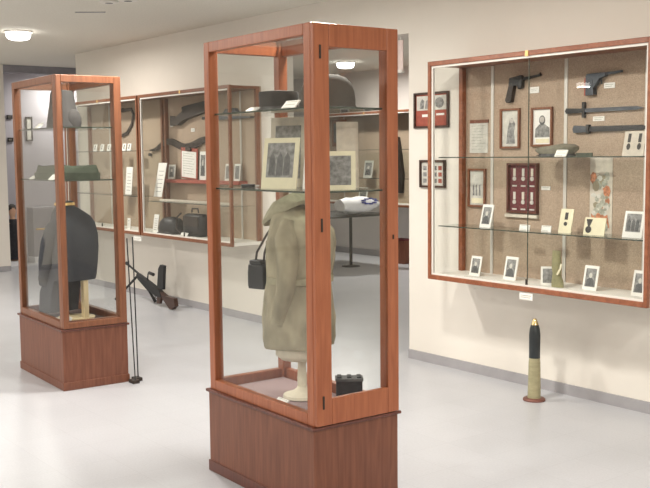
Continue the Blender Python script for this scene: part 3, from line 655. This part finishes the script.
leaner('white notice on lower shelf of the far left wall case, left of the mullion', -9.97, 1.15, .17, .28, WY - .2)
leaner('dark-edged cream notice right beside the mullion of the left wall cases', -9.69, 1.145, .15, .30, WY - .2, lean=.18)
leaner('pale notice leaning low in the far left wall case near the mullion', -9.86, LB, .10, .2, WY - .24, dark=True)
leaner('small white notice on the floor of the far left wall case', -9.62, LB, .07, .12, WY - .24, lean=.1)
# far room case
wall_case('wide glass-fronted wall case in the room beyond the opening', -12.50, -9.6, .80, 2.17, .34, 'oakd', (1.62, 1.20), (-.9, 0, .9), y=9.68)
YF = 9.68 - .017
t = thing('rifle_stock', 'dark vertical rifle stock in the far room case, right of the tall centre case', 'rifle part', (-10.66, YF, 1.0))
MB().prism([(-.09, 0), (.10, 0), (.12, .25), (.07, .55), (.02, .80), (-.06, .80), (-.07, .45), (-.11, .22)], (0, -.005, 0), (1, 0, 0), (0, 0, 1), (0, -1, 0), .05).build('stock', 'leather', t)
MB().box((-.09, -.003, -.02), (.10, -.057, 0), .003).build('butt_plate', 'gun', t)
t = thing('wall_plaque', 'dark brown plaque mounted at left end of the far room case', 'panel', (-12.05, YF, 1.68))
MB().box((-.17, 0, 0), (.17, -.03, .42), .003).build('board', 'oakd', t); MB().box((-.12, -.03, .06), (.12, -.034, .36)).build('print', 'photod', t)
card('photo_card', 'pale photo card on the middle shelf of the far room case, left', 'photograph', T3(-11.75, 9.50, 1.20), .22, .28, 'group', .15, 'photol')
card('photo_card', 'pale photo card on the middle shelf of the far room case, right', 'photograph', T3(-11.2, 9.50, 1.20), .2, .26, 'portrait', .15, 'photol')
card('photo_card', 'white card behind the glass just right of the tall centre case', 'photograph', T3(-10.80, 9.47, 1.20), .10, .24, 'blank', .12, 'card')
card('photo_card', 'white card low in the far room case, seen through the door pane', 'photograph', T3(-11.35, 9.52, .831), .2, .22, 'plain_photo', .15, 'card')
def c_plain(t, w, h, y): MB().box((-w * .7, y, -h * .7), (w * .7, y - .001, h * .7)).build('print', 'photol', t)
frame('picture_frame', 'dark-framed picture on the far wall, partly behind the dress form neck', -13.85, -13.30, .80, 1.15, 9.68, 'black', 'card', c_plain, .03)
frame('picture_frame', 'small narrow grey picture on the far wall, upper one', -13.28, -13.16, 1.92, 2.18, 9.68, 'photo', 'photol', c_plain, .015)
frame('picture_frame', 'small brown picture on the far wall, between narrow one and case', -13.14, -12.94, 1.34, 1.55, 9.68, 'oakd', 'photol', c_plain, .03)

# table with white bundle in the far room
t = thing('side_table', 'thin dark-topped table with slim legs beyond the opening', 'table', (-10.25, 8.2, 0))
MB().box((-.70, -.45, .725), (.38, .62, .75), .004).build('tabletop', 'gun', t)
MB().tube([(-.17, .33, .02), (-.17, .33, .725)], .022, 12).build('pedestal', 'gun', t, True)
MB().lathe([(.13, 0), (.13, .008), (.03, .02), (.0, .02)], (-.17, .33, 0), 24).build('foot_disc', 'gun', t, True)
t = thing('plastic_bundle', 'white plastic bundle with blue print lying on the far table', 'bag', (-9.98, 8.40, .753), PI / 2)
rr = random.Random(11); rings = []
for j in range(13):
    f_ = j / 12; x = -.42 + .84 * f_; e = (math.sin(PI * min(1, f_ * 1.15 + .12)) ** .3) if f_ < .9 else .6
    e = max(.15, e); rings.append([(x, .15 * e * math.cos(2 * PI * i / 14) * rr.uniform(.85, 1.1), .127 + .11 * e * math.sin(2 * PI * i / 14) * rr.uniform(.85, 1.12)) for i in range(14)])
MB().rings(rings).build('bag_body', 'plastic', t, True)
b = MB()
for i in range(9):
    a = i / 9 * 2 * PI; x = -.02 + .11 * math.cos(a); z = .18 + .035 * math.sin(a); b.box((x - .018, .148, z - .009), (x + .018, .166, z + .009)) if False else b.box((x - .02, -.168, z - .009), (x + .02, -.12, z + .009))
b2 = b; b.build('blue_print', 'blue', t)
t['label'] = 'white plastic bundle with blue print lying on the far table'
MB().box((.30, -.15, .006), (.42, .02, .055), .01).build('dark_end', 'black', t)
t = thing('waste_bin', 'reddish brown tapered bin on the floor of the far room by the wall', 'bin', (-10.20, 9.30, 0), .1)
MB().rings([[(s_ * x, s_ * y, z) for x, y in ((-.12, -.1), (.12, -.1), (.12, .1), (-.12, .1))] for s_, z in ((.8, 0), (1.0, .34), (.93, .34), (.75, .02))]).build('bin_body', 'plinth', t)
MB().rings([[(s_ * x, s_ * y, z) for x, y in ((-.12, -.1), (.12, -.1), (.12, .1), (-.12, .1))] for s_, z in ((1.04, .335), (1.04, .35), (.92, .35), (.92, .335))]).build('rim', 'maroon', t)
t = thing('folded_banner', 'narrow pale pink banner hanging at the top of the wall opening', 'banner', (-5.60, WY + .09, 2.19))
MB().rings([[(.028 * math.cos(2 * PI * i / 12) * (1 + .15 * math.sin(3 * i)), .012 * math.sin(2 * PI * i / 12), z) for i in range(12)] for z in (0, .06, .15, .235)]).build('cloth', 'pink', t, True)
MB().tube([(0, 0, .235), (0, 0, .265)], .004).build('cord', 'strip', t)
MB().box((-.024, -.016, -.012), (.024, .016, .012), .004).build('weight', 'white', t)

# ------------------------------------------------------------ dress forms and garments
def oval(cx, cy, a, b, z, fr, sd, n=28, wob=0.0, ph=0):
    out = []
    for i in range(n):
        th = 2 * PI * i / n; k_ = 1 + wob * math.sin(5 * th + ph)
        x, y = a * math.copysign(abs(math.cos(th)) ** .85, math.cos(th)) * k_, b * math.copysign(abs(math.sin(th)) ** .85, math.sin(th)) * k_
        out.append((cx + sd[0] * x + fr[0] * y, cy + sd[1] * x + fr[1] * y, z))
    return out
def dress_form(case, label, u, v, ang, P_):
    T = F(case); t = thing('dress_form', label, 'dress form', T @ Vector((u, v, CB + .008)), T.to_euler().z)
    z0 = -(CB + .008); fr = (math.cos(ang), math.sin(ang)); sd = (-fr[1], fr[0])
    pz = P_['hip']
    if case == 'm': MB().lathe([(.085, 0), (.092, .006), (.088, .018), (.05, .030), (.028, .045), (.022, .055)], seg=28).build('base_disc', 'linen', t, True)
    else: MB().lathe([(.13, 0), (.13, .010), (.03, .012)], seg=28).build('base_disc', 'pine', t, True)
    if case == 'm': MB().lathe([(.021, .05), (.023, .09), (.019, pz + z0 - .02), (.03, pz + z0 + .01)], seg=16).build('pole', 'linen', t, True)
    else: MB().box((.045, .02, .011), (.101, .056, P_['hem'] + z0 + .07), .003).build('pole', 'pine', t)
    MB().rings([oval(0, 0, a, b, z + z0, fr, sd) for a, b, z in ((.05, .05, pz), (.10, .09, pz + .008), (.13, .11, pz + .03), (.14, .11, pz + .07), (.13, .10, pz + .16))]).build('torso', 'linen', t, True)
    no = P_['noff']; nx, ny = fr[0] * no, fr[1] * no
    MB().lathe([(.03, P_['top'] + z0 - .06), (.022, P_['top'] + z0), (.02, SH2 + z0 - .03), (.024, SH2 + z0 - .012)], (nx, ny, 0), 14).build('neck_post', P_['neckm'], t, True)
    g = MB().rings([oval(fr[0] * of, fr[1] * of, a, b, z + z0, fr, sd, wob=wo, ph=z * 9) for z, a, b, of, wo in P_['secs']]).build(P_['gname'], P_['gm'], t, True)
    for k_, (zz0, m_) in P_.get('bands', {}).items(): pass
    return t, g, fr, sd, z0
# main: khaki tunic, turned towards the left of the photo
hem = .675
t, g, fr, sd, z0 = dress_form('m', 'dress form in the centre case wearing a khaki wool tunic', -.425, .235, PI + .45, dict(hip=.605, hem=hem, top=1.33, noff=.085, neckm='neck', gname='tunic', gm='khaki', secs=[
    (hem, .162, .155, .020, .06), (hem + .03, .172, .162, .020, .05), (.75, .168, .160, .018, .05), (.80, .174, .162, .015, .04), (.85, .166, .155, .014, .045), (.90, .168, .150, .012, .03), (.95, .158, .146, .010, .03), (.985, .158, .140, .008, .01), (1.0, .158, .140, .008, .01),
    (1.08, .166, .148, .0, .015), (1.16, .170, .150, -.008, .01), (1.215, .168, .138, -.008, 0), (1.255, .150, .115, .008, 0), (1.29, .120, .090, .035, 0), (1.32, .085, .070, .06, 0), (1.345, .062, .055, .075, 0)]))
def P3(f_, s_, z): return Vector((fr[0] * f_ + sd[0] * s_, fr[1] * f_ + sd[1] * s_, z + z0))
for s_ in (-1, 1):
    MB().tube([P3(-.01, s_ * .125, 1.255), P3(-.02, s_ * .168, 1.19), P3(-.035, s_ * .180, 1.08), P3(-.02, s_ * .176, .96), P3(.015, s_ * .166, .86), P3(.03, s_ * .160, .80)], [.035, .052, .050, .044, .038, .036], 12).build('sleeve', 'khaki', g, True)
# collar, belt, pockets, buttons, shoulder strap
def tilted(a, b, z, of, k_=.5):   # a collar ring that drops towards the front
    return [(x, y, zz - k_ * ((x * fr[0] + y * fr[1]) - of)) for x, y, zz in oval(fr[0] * of, fr[1] * of, a, b, z + z0, fr, sd, wob=.02)]
MB().rings([tilted(.088, .082, 1.300, .060), (tilted(.108, .112, 1.285, .065)), tilted(.112, .118, 1.300, .068), tilted(.092, .094, 1.335, .070), tilted(.070, .068, 1.360, .072), tilted(.060, .056, 1.355, .072)]).build('collar', 'khakid', g, True)
MB().rings([oval(fr[0] * .005, fr[1] * .005, a, b, z + z0, fr, sd, wob=.01) for a, b, z in ((.158, .140, .972), (.163, .146, .974), (.163, .146, 1.004), (.158, .140, 1.006))]).build('belt', 'khakid', g, True)
for s_ in (-1, 1):
    for zz, dd_ in ((1.12, .152), (.84, .168)):
        c1 = MB(); o = P3(dd_ - .036, s_ * .085, zz); ex = Vector((sd[0], sd[1], 0)).normalized() * 1; ex = (ex + Vector((-fr[0], -fr[1], 0)) * s_ * .45)
        c1.prism([(-.042, -.045), (.042, -.045), (.042, .045), (0, .052), (-.042, .045)], o, ex, (0, 0, 1), Vector((fr[0], fr[1], 0)), .014); c1.build('pocket', 'khakid', g)
b = MB()
for zz in (1.24, 1.16, 1.08, .90): b.lathe([(.001, 0), (.009, .001), (.009, .005), (.001, .008)], (0, 0, 0), 8) if False else b.tube([P3(.128, 0, zz), P3((.148 if zz > 1 else .166), 0, zz)], .008, 8)
b.build('buttons', 'brass', g, True)
# left: blue grey jacket
hem = .70
t, g, fr, sd, z0 = dress_form('l', 'dress form in the left case wearing a dark blue grey uniform jacket', -.365, .235, PI + .25, dict(hip=.76, hem=hem, top=1.20, noff=.115, neckm='neck', gname='jacket', gm='navy', secs=[
    (hem, .145, .115, .0, .02), (hem + .03, .152, .12, 0, .02), (.82, .158, .135, -.002, .01), (.93, .160, .148, -.006, .01), (1.02, .160, .148, -.005, .005), (1.10, .155, .132, .008, 0),
    (1.145, .138, .112, .03, 0), (1.175, .112, .09, .058, 0), (1.20, .085, .072, .082, 0), (1.22, .058, .056, .10, 0)]))
MB().rings([oval(fr[0] * .1, fr[1] * .1, a, b, z + z0, fr, sd) for a, b, z in ((.062, .058, 1.213), (.068, .064, 1.213), (.060, .056, 1.25), (.052, .050, 1.247))]).build('collar', 'navy', g, True)
c1 = MB().rings([oval(fr[0] * .1, fr[1] * .1, a, b, z + z0, fr, sd) for a, b, z in ((.066, .063, 1.222), (.070, .068, 1.222), (.067, .064, 1.240), (.063, .060, 1.240))]); c1.build('collar_braid', 'gold', g, True)
for s_ in (-1, 1):
    MB().tube([P3(.02, s_ * .11, 1.12), P3(.03, s_ * .145, 1.07), P3(.07, s_ * .16, .96), P3(.13, s_ * .15, .84), P3(.19, s_ * .12, .72), P3(.21, s_ * .11, .66)], [.035, .055, .058, .050, .045, .043], 12).build('sleeve', 'navy', g, True)
    MB().tube([P3(.192, s_ * .119, .715), P3(.200, s_ * .115, .690)], .048, 12).build('cuff', 'gold' if False else 'felt_hat', g, True)
b = MB()
for zz in (1.18, 1.12, 1.06, 1.0): b.tube([P3(.13, 0, zz), P3(.165, 0, zz)], .009, 8)
b.build('buttons', 'gold', g, True)
MB().rings([[P3(f_, s_, z) for f_, s_ in ((fa, -.13), (fa + .02, 0), (fa, .13), (fb, .12), (fb - .01, 0), (fb, -.12))] for z, fa, fb in ((.455, .27, .15), (.60, .25, .12), (.74, .16, .06), (.80, .13, .05))]).build('front_skirt', 'navy', g, True)

# camera case / leather pouch on a strap hanging in front of the tunic
T = F('m')
o = T @ Vector((-.555, .088, .94)); t = thing('leather_pouch', 'black leather pouch hanging on a thin strap in front of the khaki tunic', 'pouch', o, T.to_euler().z + .3)
MB().box((-.046, -.028, 0), (.046, .028, .115), .006).build('body', 'black', t)
MB().box((-.038, -.026, .115), (.030, .026, .135), .004).build('lid', 'black', t)
MB().box((-.058, -.016, .01), (-.046, .016, .085), .003).build('side_pocket', 'black', t)
MB().strap([(-.02, 0, .12), (-.01, .0, .17), (.04, .01, .25), (.10, .02, .33), (.115, .03, .385)], (0, -1, 0), .010, .004).build('strap', 'leather', t)
MB().strap([(.03, 0, .12), (.045, -.01, .17), (.085, -.02, .25), (.13, -.01, .32), (.15, .02, .375)], (0, -1, 0), .010, .004).build('strap', 'leather', t)

def on(case, u, v, z): return F(case) @ Matrix.Translation((u, v, z))
# ------------------------------------------------------------ centre case: shelves
pth = on('m', -.19, .225, SH1)
dome('grey brown dome-shaped steel helmet on the top shelf of the centre case', pth.to_translation(), .6, .125, .110, .150, 'helmet', .04)
p_ = on('m', -.575, .225, SH1).to_translation()
t = thing('kepi_hat', 'grey round flat-topped hat on the top shelf, left of the dome helmet', 'hat', p_, .3)
MB().lathe([(.088, 0), (.090, .01), (.094, .085), (.092, .094), (.06, .098), (0, .097)], seg=28).build('crown', 'felt_hat', t, True)
MB().lathe([(.090, .002), (.093, .002), (.094, .024), (.091, .024)], seg=28).build('band', 'photod', t, True)
MB().rings([[(q * math.cos(a), q * math.sin(a), z_) for q, z_ in ((.088, z), (.128, z - .006))] for a, z in [] ] or [[(.088 * math.cos(a), .088 * math.sin(a), .014), (.125 * math.cos(a), .105 * math.sin(a), .007), (.125 * math.cos(a), .105 * math.sin(a), .004), (.088 * math.cos(a), .088 * math.sin(a), .010)] for a in [PI * .75 + i * PI * .5 / 8 for i in range(9)]]).build('peak', 'black', t, True)
card('label_card', 'white label at left on the top shelf of the centre case', 'label', on('m', -.63, .09, SH1), .085, .045, 'label', 1.0)
card('label_card', 'white label propped before the dome helmet on the top shelf', 'label', on('m', -.262, .06, SH1), .105, .05, 'label', .75, yaw=0)
card('photo_card', 'large cream-mounted grey photograph on the lower glass shelf of the centre case', 'photograph', on('m', -.455, .135, SH2), .20, .235, 'group', .16, 'cream', yaw=.35)
card('photo_card', 'tall cream-framed photograph standing behind the large cream-mounted one', 'photograph', on('m', -.64, .31, SH2), .21, .335, 'plain_photo', .06, 'posterl', yaw=.35)
card('photo_card', 'narrow white portrait card at the right behind the centre case corner post', 'photograph', on('m', -.27, .20, SH2), .12, .15, 'portrait', .12, 'card', yaw=.3)
card('photo_card', 'cream photo card on the lower shelf seen through the door pane', 'photograph', on('m', -.125, .24, SH2), .14, .17, 'plain_photo', .15, 'cream', yaw=.9)
card('photo_card', 'tall cream card behind the one seen through the door pane', 'photograph', on('m', -.22, .36, SH2), .10, .30, 'blank', .04, 'posterl', yaw=1.1)
t = thing('pocket_knife', 'small black object lying on the lower shelf, left of the cream-mounted photograph', 'knife', on('m', -.77, .17, SH2).to_translation(), .5)
MB().box((-.035, -.012, 0), (.035, .012, .014), .004).build('handle', 'black', t); MB().box((.035, -.003, .003), (.06, .003, .011)).build('blade', 'chrome', t)
# centre case floor
card('label_card', 'white label lying at the foot of the centre case dress form', 'label', on('m', -.40, .085, CB + .008), .085, .035, 'label', 1.0)
o = on('m', -.205, .345, CB + .008); t = thing('ammunition_box', 'small black box with knobbed rim on the centre case floor', 'box', o.to_translation(), o.to_euler().z + .95)
MB().box((-.060, -.035, 0), (.060, .035, .112), .004).build('body', 'black', t)
MB().box((-.064, -.038, .108), (.064, .038, .122), .003).build('lid', 'photod', t)
b = MB()
for i in range(3): b.box((-.055 + i * .045, -.03, .122), (-.035 + i * .045, .03, .129), .003)
b.build('ribs', 'black', t)

# ------------------------------------------------------------ left case: shelves
o = on('l', -.47, .225, SH1).to_translation(); t = thing('felt_hat', 'tall tapered dark grey felt cap on the top shelf of the left case', 'hat', o, 0)
rings = []
for z, a, b_, of in ((0, .150, .11, 0), (.03, .145, .108, 0), (.10, .125, .098, 0), (.18, .105, .085, -.005), (.24, .098, .078, -.01), (.262, .09, .07, -.012), (.268, .05, .04, -.012)):
    rings.append([(of + a * math.cos(2 * PI * i / 24), b_ * math.sin(2 * PI * i / 24), z) for i in range(24)])
MB().rings(rings).build('crown', 'felt_hat', t, True)
MB().rings([[(.115 + .035 * math.cos(2 * PI * i / 14) * s_, .03 + .05 * math.sin(2 * PI * i / 14) * s_, z) for i in range(14)] for s_, z in ((.9, .0), (1.1, .03), (1.1, .07), (.8, .11), (.3, .13))]).build('ear_flap', 'felt_hat', t, True)
card('label_card', 'white label in front of the dark felt cap on the top shelf', 'label', on('l', -.60, .07, SH1), .10, .06, 'label', .8)
def garrison(label, o, rz, L, Hh, Wd, mt, tilt=0):
    t = thing('garrison_cap', label, 'cap', o, rz)
    rings = []
    for z, a, wd in ((0, 1, 1), (.25, 1.02, .8), (.6, .98, .5), (.9, .90, .2), (1.0, .84, .06)):
        rings.append([(L / 2 * a * math.cos(2 * PI * i / 20), Wd / 2 * wd * math.sin(2 * PI * i / 20), Hh * z * (.85 + .15 * math.cos(2 * PI * i / 20) ** 2) + tilt * .1 * z) for i in range(20)])
    MB().rings(rings).build('crown', mt, t, True)
    MB().rings([[(L / 2 * a * math.cos(2 * PI * i / 20), Wd / 2 * a * math.sin(2 * PI * i / 20), z) for i in range(20)] for a, z in ((1.0, 0), (1.03, 0), (1.05, Hh * .45), (.9, Hh * .45))]).build('turn_up', mt, t, True)
    return t
garrison('olive green folded side cap at the left on the lower shelf of the left case', on('l', -.60, .14, SH2).to_translation(), .2, .25, .10, .11, 'olive')
garrison('larger olive green side cap at the right on the lower shelf of the left case', on('l', -.25, .25, SH2).to_translation(), .6, .30, .10, .13, 'olive')
card('label_card', 'white label at far left of the lower shelf in the left case', 'label', on('l', -.72, .06, SH2), .085, .04, 'label', 1.0)
card('label_card', 'white label near the corner post on the lower shelf in the left case', 'label', on('l', -.30, .06, SH2), .10, .05, 'label', .8)
card('label_card', 'white label at left on the floor of the left case', 'label', on('l', -.57, .065, CB + .008), .09, .03, 'label', 1.1)
card('label_card', 'white label in the middle on the floor of the left case', 'label', on('l', -.34, .065, CB + .008), .09, .035, 'label', 1.1)
card('label_card', 'white label just inside the corner post of the left case', 'label', on('l', -.125, .085, CB + .008), .05, .055, 'label', .3)

# ------------------------------------------------------------ machine gun on bipod
t = thing('machine_gun', 'dark light machine gun on a bipod by the skirting of the back wall', 'machine gun', (-9.1, 4.76, 0))
def G(x, z, y=0): return (x + 9.1, y, z)
MB().tube([G(-9.70, .395), G(-9.64, .375), G(-9.20, .235)], [.020, .011, .013], 10).build('barrel', 'gun', t, True)
MB().prism([G(-9.42, .305)[::2], G(-9.15, .235)[::2], G(-8.92, .17)[::2], G(-8.88, .11)[::2], G(-9.0, .105)[::2], G(-9.2, .165)[::2], G(-9.43, .275)[::2]], (0, .025, 0), (1, 0, 0), (0, 0, 1), (0, -1, 0), .05).build('receiver', 'gun', t)
MB().prism([G(-8.98, .20)[::2], G(-8.86, .19)[::2], G(-8.825, .44)[::2], G(-8.90, .445)[::2], G(-8.945, .40)[::2]], (0, .016, 0), (1, 0, 0), (0, 0, 1), (0, -1, 0), .032).build('magazine', 'black', t)
MB().prism([G(-8.98, .13)[::2], G(-8.90, .12)[::2], G(-8.935, .035)[::2], G(-9.0, .03)[::2]], (0, .014, 0), (1, 0, 0), (0, 0, 1), (0, -1, 0), .028).build('pistol_grip', 'stock', t)
MB().prism([G(-8.91, .165)[::2], G(-8.80, .13)[::2], G(-8.62, .125)[::2], G(-8.60, .05)[::2], G(-8.67, .006)[::2], G(-8.72, .010)[::2], G(-8.87, .10)[::2]], (0, .022, 0), (1, 0, 0), (0, 0, 1), (0, -1, 0), .044).build('stock', 'stock', t)
MB().tube([G(-9.22, .25), G(-9.20, .32), G(-9.17, .335), G(-9.08, .325)], [.008, .008, .018, .018], 8).build('carry_handle', 'black', t, True)
MB().tube([G(-9.45, .265, -.01), G(-9.56, .13, -.09), G(-9.66, .012, -.16)], [.014, .011, .016], 8).build('bipod_leg', 'gun', t, True)
MB().tube([G(-9.43, .255, .0), G(-9.30, .12, .06), G(-9.22, .012, .09)], [.014, .011, .018], 8).build('bipod_leg', 'gun', t, True)
MB().box(G(-9.66, .39, -.006), G(-9.645, .425, .006)).build('front_sight', 'gun', t)
MB().tube([G(-9.05, .12), G(-9.06, .085), G(-9.02, .075), G(-8.99, .09)], .004, 6).build('trigger_guard', 'gun', t)

# two slim rods leaning on the left case
o = F('l')
for i, (lab, bx, by) in enumerate((('slim dark rod leaning on the right side of the left case, nearer one', -6.03, 3.0), ('slim dark rod leaning on the right side of the left case, farther one', -6.085, 3.05))):
    t = thing('metal_rod', lab, 'rod', (bx, by, 0))
    MB().tube([(0, 0, .02), (-.075, .02 * i + .004, 1.0)], .0045, 8).build('shaft', 'gun', t, True)
    MB().box((-.045, -.03, 0), (.03, .02, .024), .003).build('foot', 'leather', t)

# artillery shell
t = thing('artillery_shell', 'upright artillery shell with brass case and black projectile on the floor', 'shell', (-3.96, 4.73, 0))
MB().lathe([(.044, .012), (.041, .03), (.037, .24), (.034, .272)], seg=32).build('brass_case', 'brass', t, True)
MB().lathe([(.070, 0), (.070, .010), (.064, .016), (.05, .018)], seg=32).build('rim', 'copper', t, True)
MB().lathe([(.035, .272), (.0355, .42), (.032, .455), (.024, .482)], seg=32).build('projectile', 'shell', t, True)
MB().lathe([(.024, .482), (.019, .497), (.011, .518), (.006, .522)], seg=24).build('fuse_tip', 'brasst', t, True)

# costumed mannequin at the hallway edge
t = thing('mannequin', 'dark-clothed figure with pale face standing past the left wall edge', 'mannequin', (-13.75, 4.985, 0), 0)
MB().rings([[(a * math.cos(2 * PI * i / 14), b_ * math.sin(2 * PI * i / 14), z) for i in range(14)] for a, b_, z in ((.06, .05, .06), (.07, .06, .4), (.09, .075, .62), (.05, .04, .68), (.035, .03, .70), (.04, .04, .73), (.05, .05, .78), (.045, .045, .84), (.02, .02, .87))]).build('body', 'flesh', t, True)
MB().rings([[(a * math.cos(2 * PI * i / 14), b_ * math.sin(2 * PI * i / 14), z) for i in range(14)] for a, b_, z in ((.12, .09, .10), (.12, .09, .4), (.11, .08, .6), (.06, .05, .68))]).build('coat', 'cloth', t, True)
MB().rings([[(a * math.cos(2 * PI * i / 14) - .012, b_ * math.sin(2 * PI * i / 14), z) for i in range(14)] for a, b_, z in ((.05, .052, .80), (.058, .058, .83), (.05, .05, .875), (.02, .02, .895))]).build('hair', 'ink', t, True)
MB().box((-.12, -.1, 0), (.12, .1, .08), .004).build('stand', 'plastic', t)
# low cabinet in the hallway
t = thing('hall_cabinet', 'low dark cabinet with white plinth in the hallway, seen through the left case', 'cabinet', (-14.06, 5.52, 0))
MB().box((-.13, -.16, .09), (.12, .16, .82), .004).build('body', 'door', t)
MB().box((-.125, -.155, 0), (.125, .155, .09)).build('plinth', 'plastic', t)
dd = MB().box((.12, -.15, .10), (.13, .15, .80), .003).build('door', 'door', t)
MB().tube([(.13, -.12, .5), (.16, -.12, .5), (.16, .03, .5), (.13, .03, .5)], .012).build('handle', 'gold', dd, True)
# pictures in the hallway
def hall_frame(label, y0, y1, z0_, z1_):
    t = thing('picture_frame', label, 'picture', (-14.2, (y0 + y1) / 2, (z0_ + z1_) / 2)); w_, h_ = (y1 - y0) / 2, (z1_ - z0_) / 2
    f = MB(); f.box((0, -w_, -h_), (.02, -w_ + .012, h_)).box((0, w_ - .012, -h_), (.02, w_, h_)).box((0, -w_, -h_), (.02, w_, -h_ + .02)).box((0, -w_, h_ - .02), (.02, w_, h_)); f.build('frame', 'ink', t)
    MB().box((0, -w_ + .02, -h_ + .02), (.006, w_ - .02, h_ - .02)).build('print', 'photol', t)
hall_frame('tall black-framed picture on the hallway wall behind the left case', 5.40, 5.50, 1.80, 2.16)
hall_frame('small dark picture on the hallway wall by the left wall edge, upper one', 5.12, 5.20, 2.12, 2.18)
hall_frame('small dark picture on the hallway wall by the left wall edge, lower one', 5.12, 5.20, 1.79, 1.85)
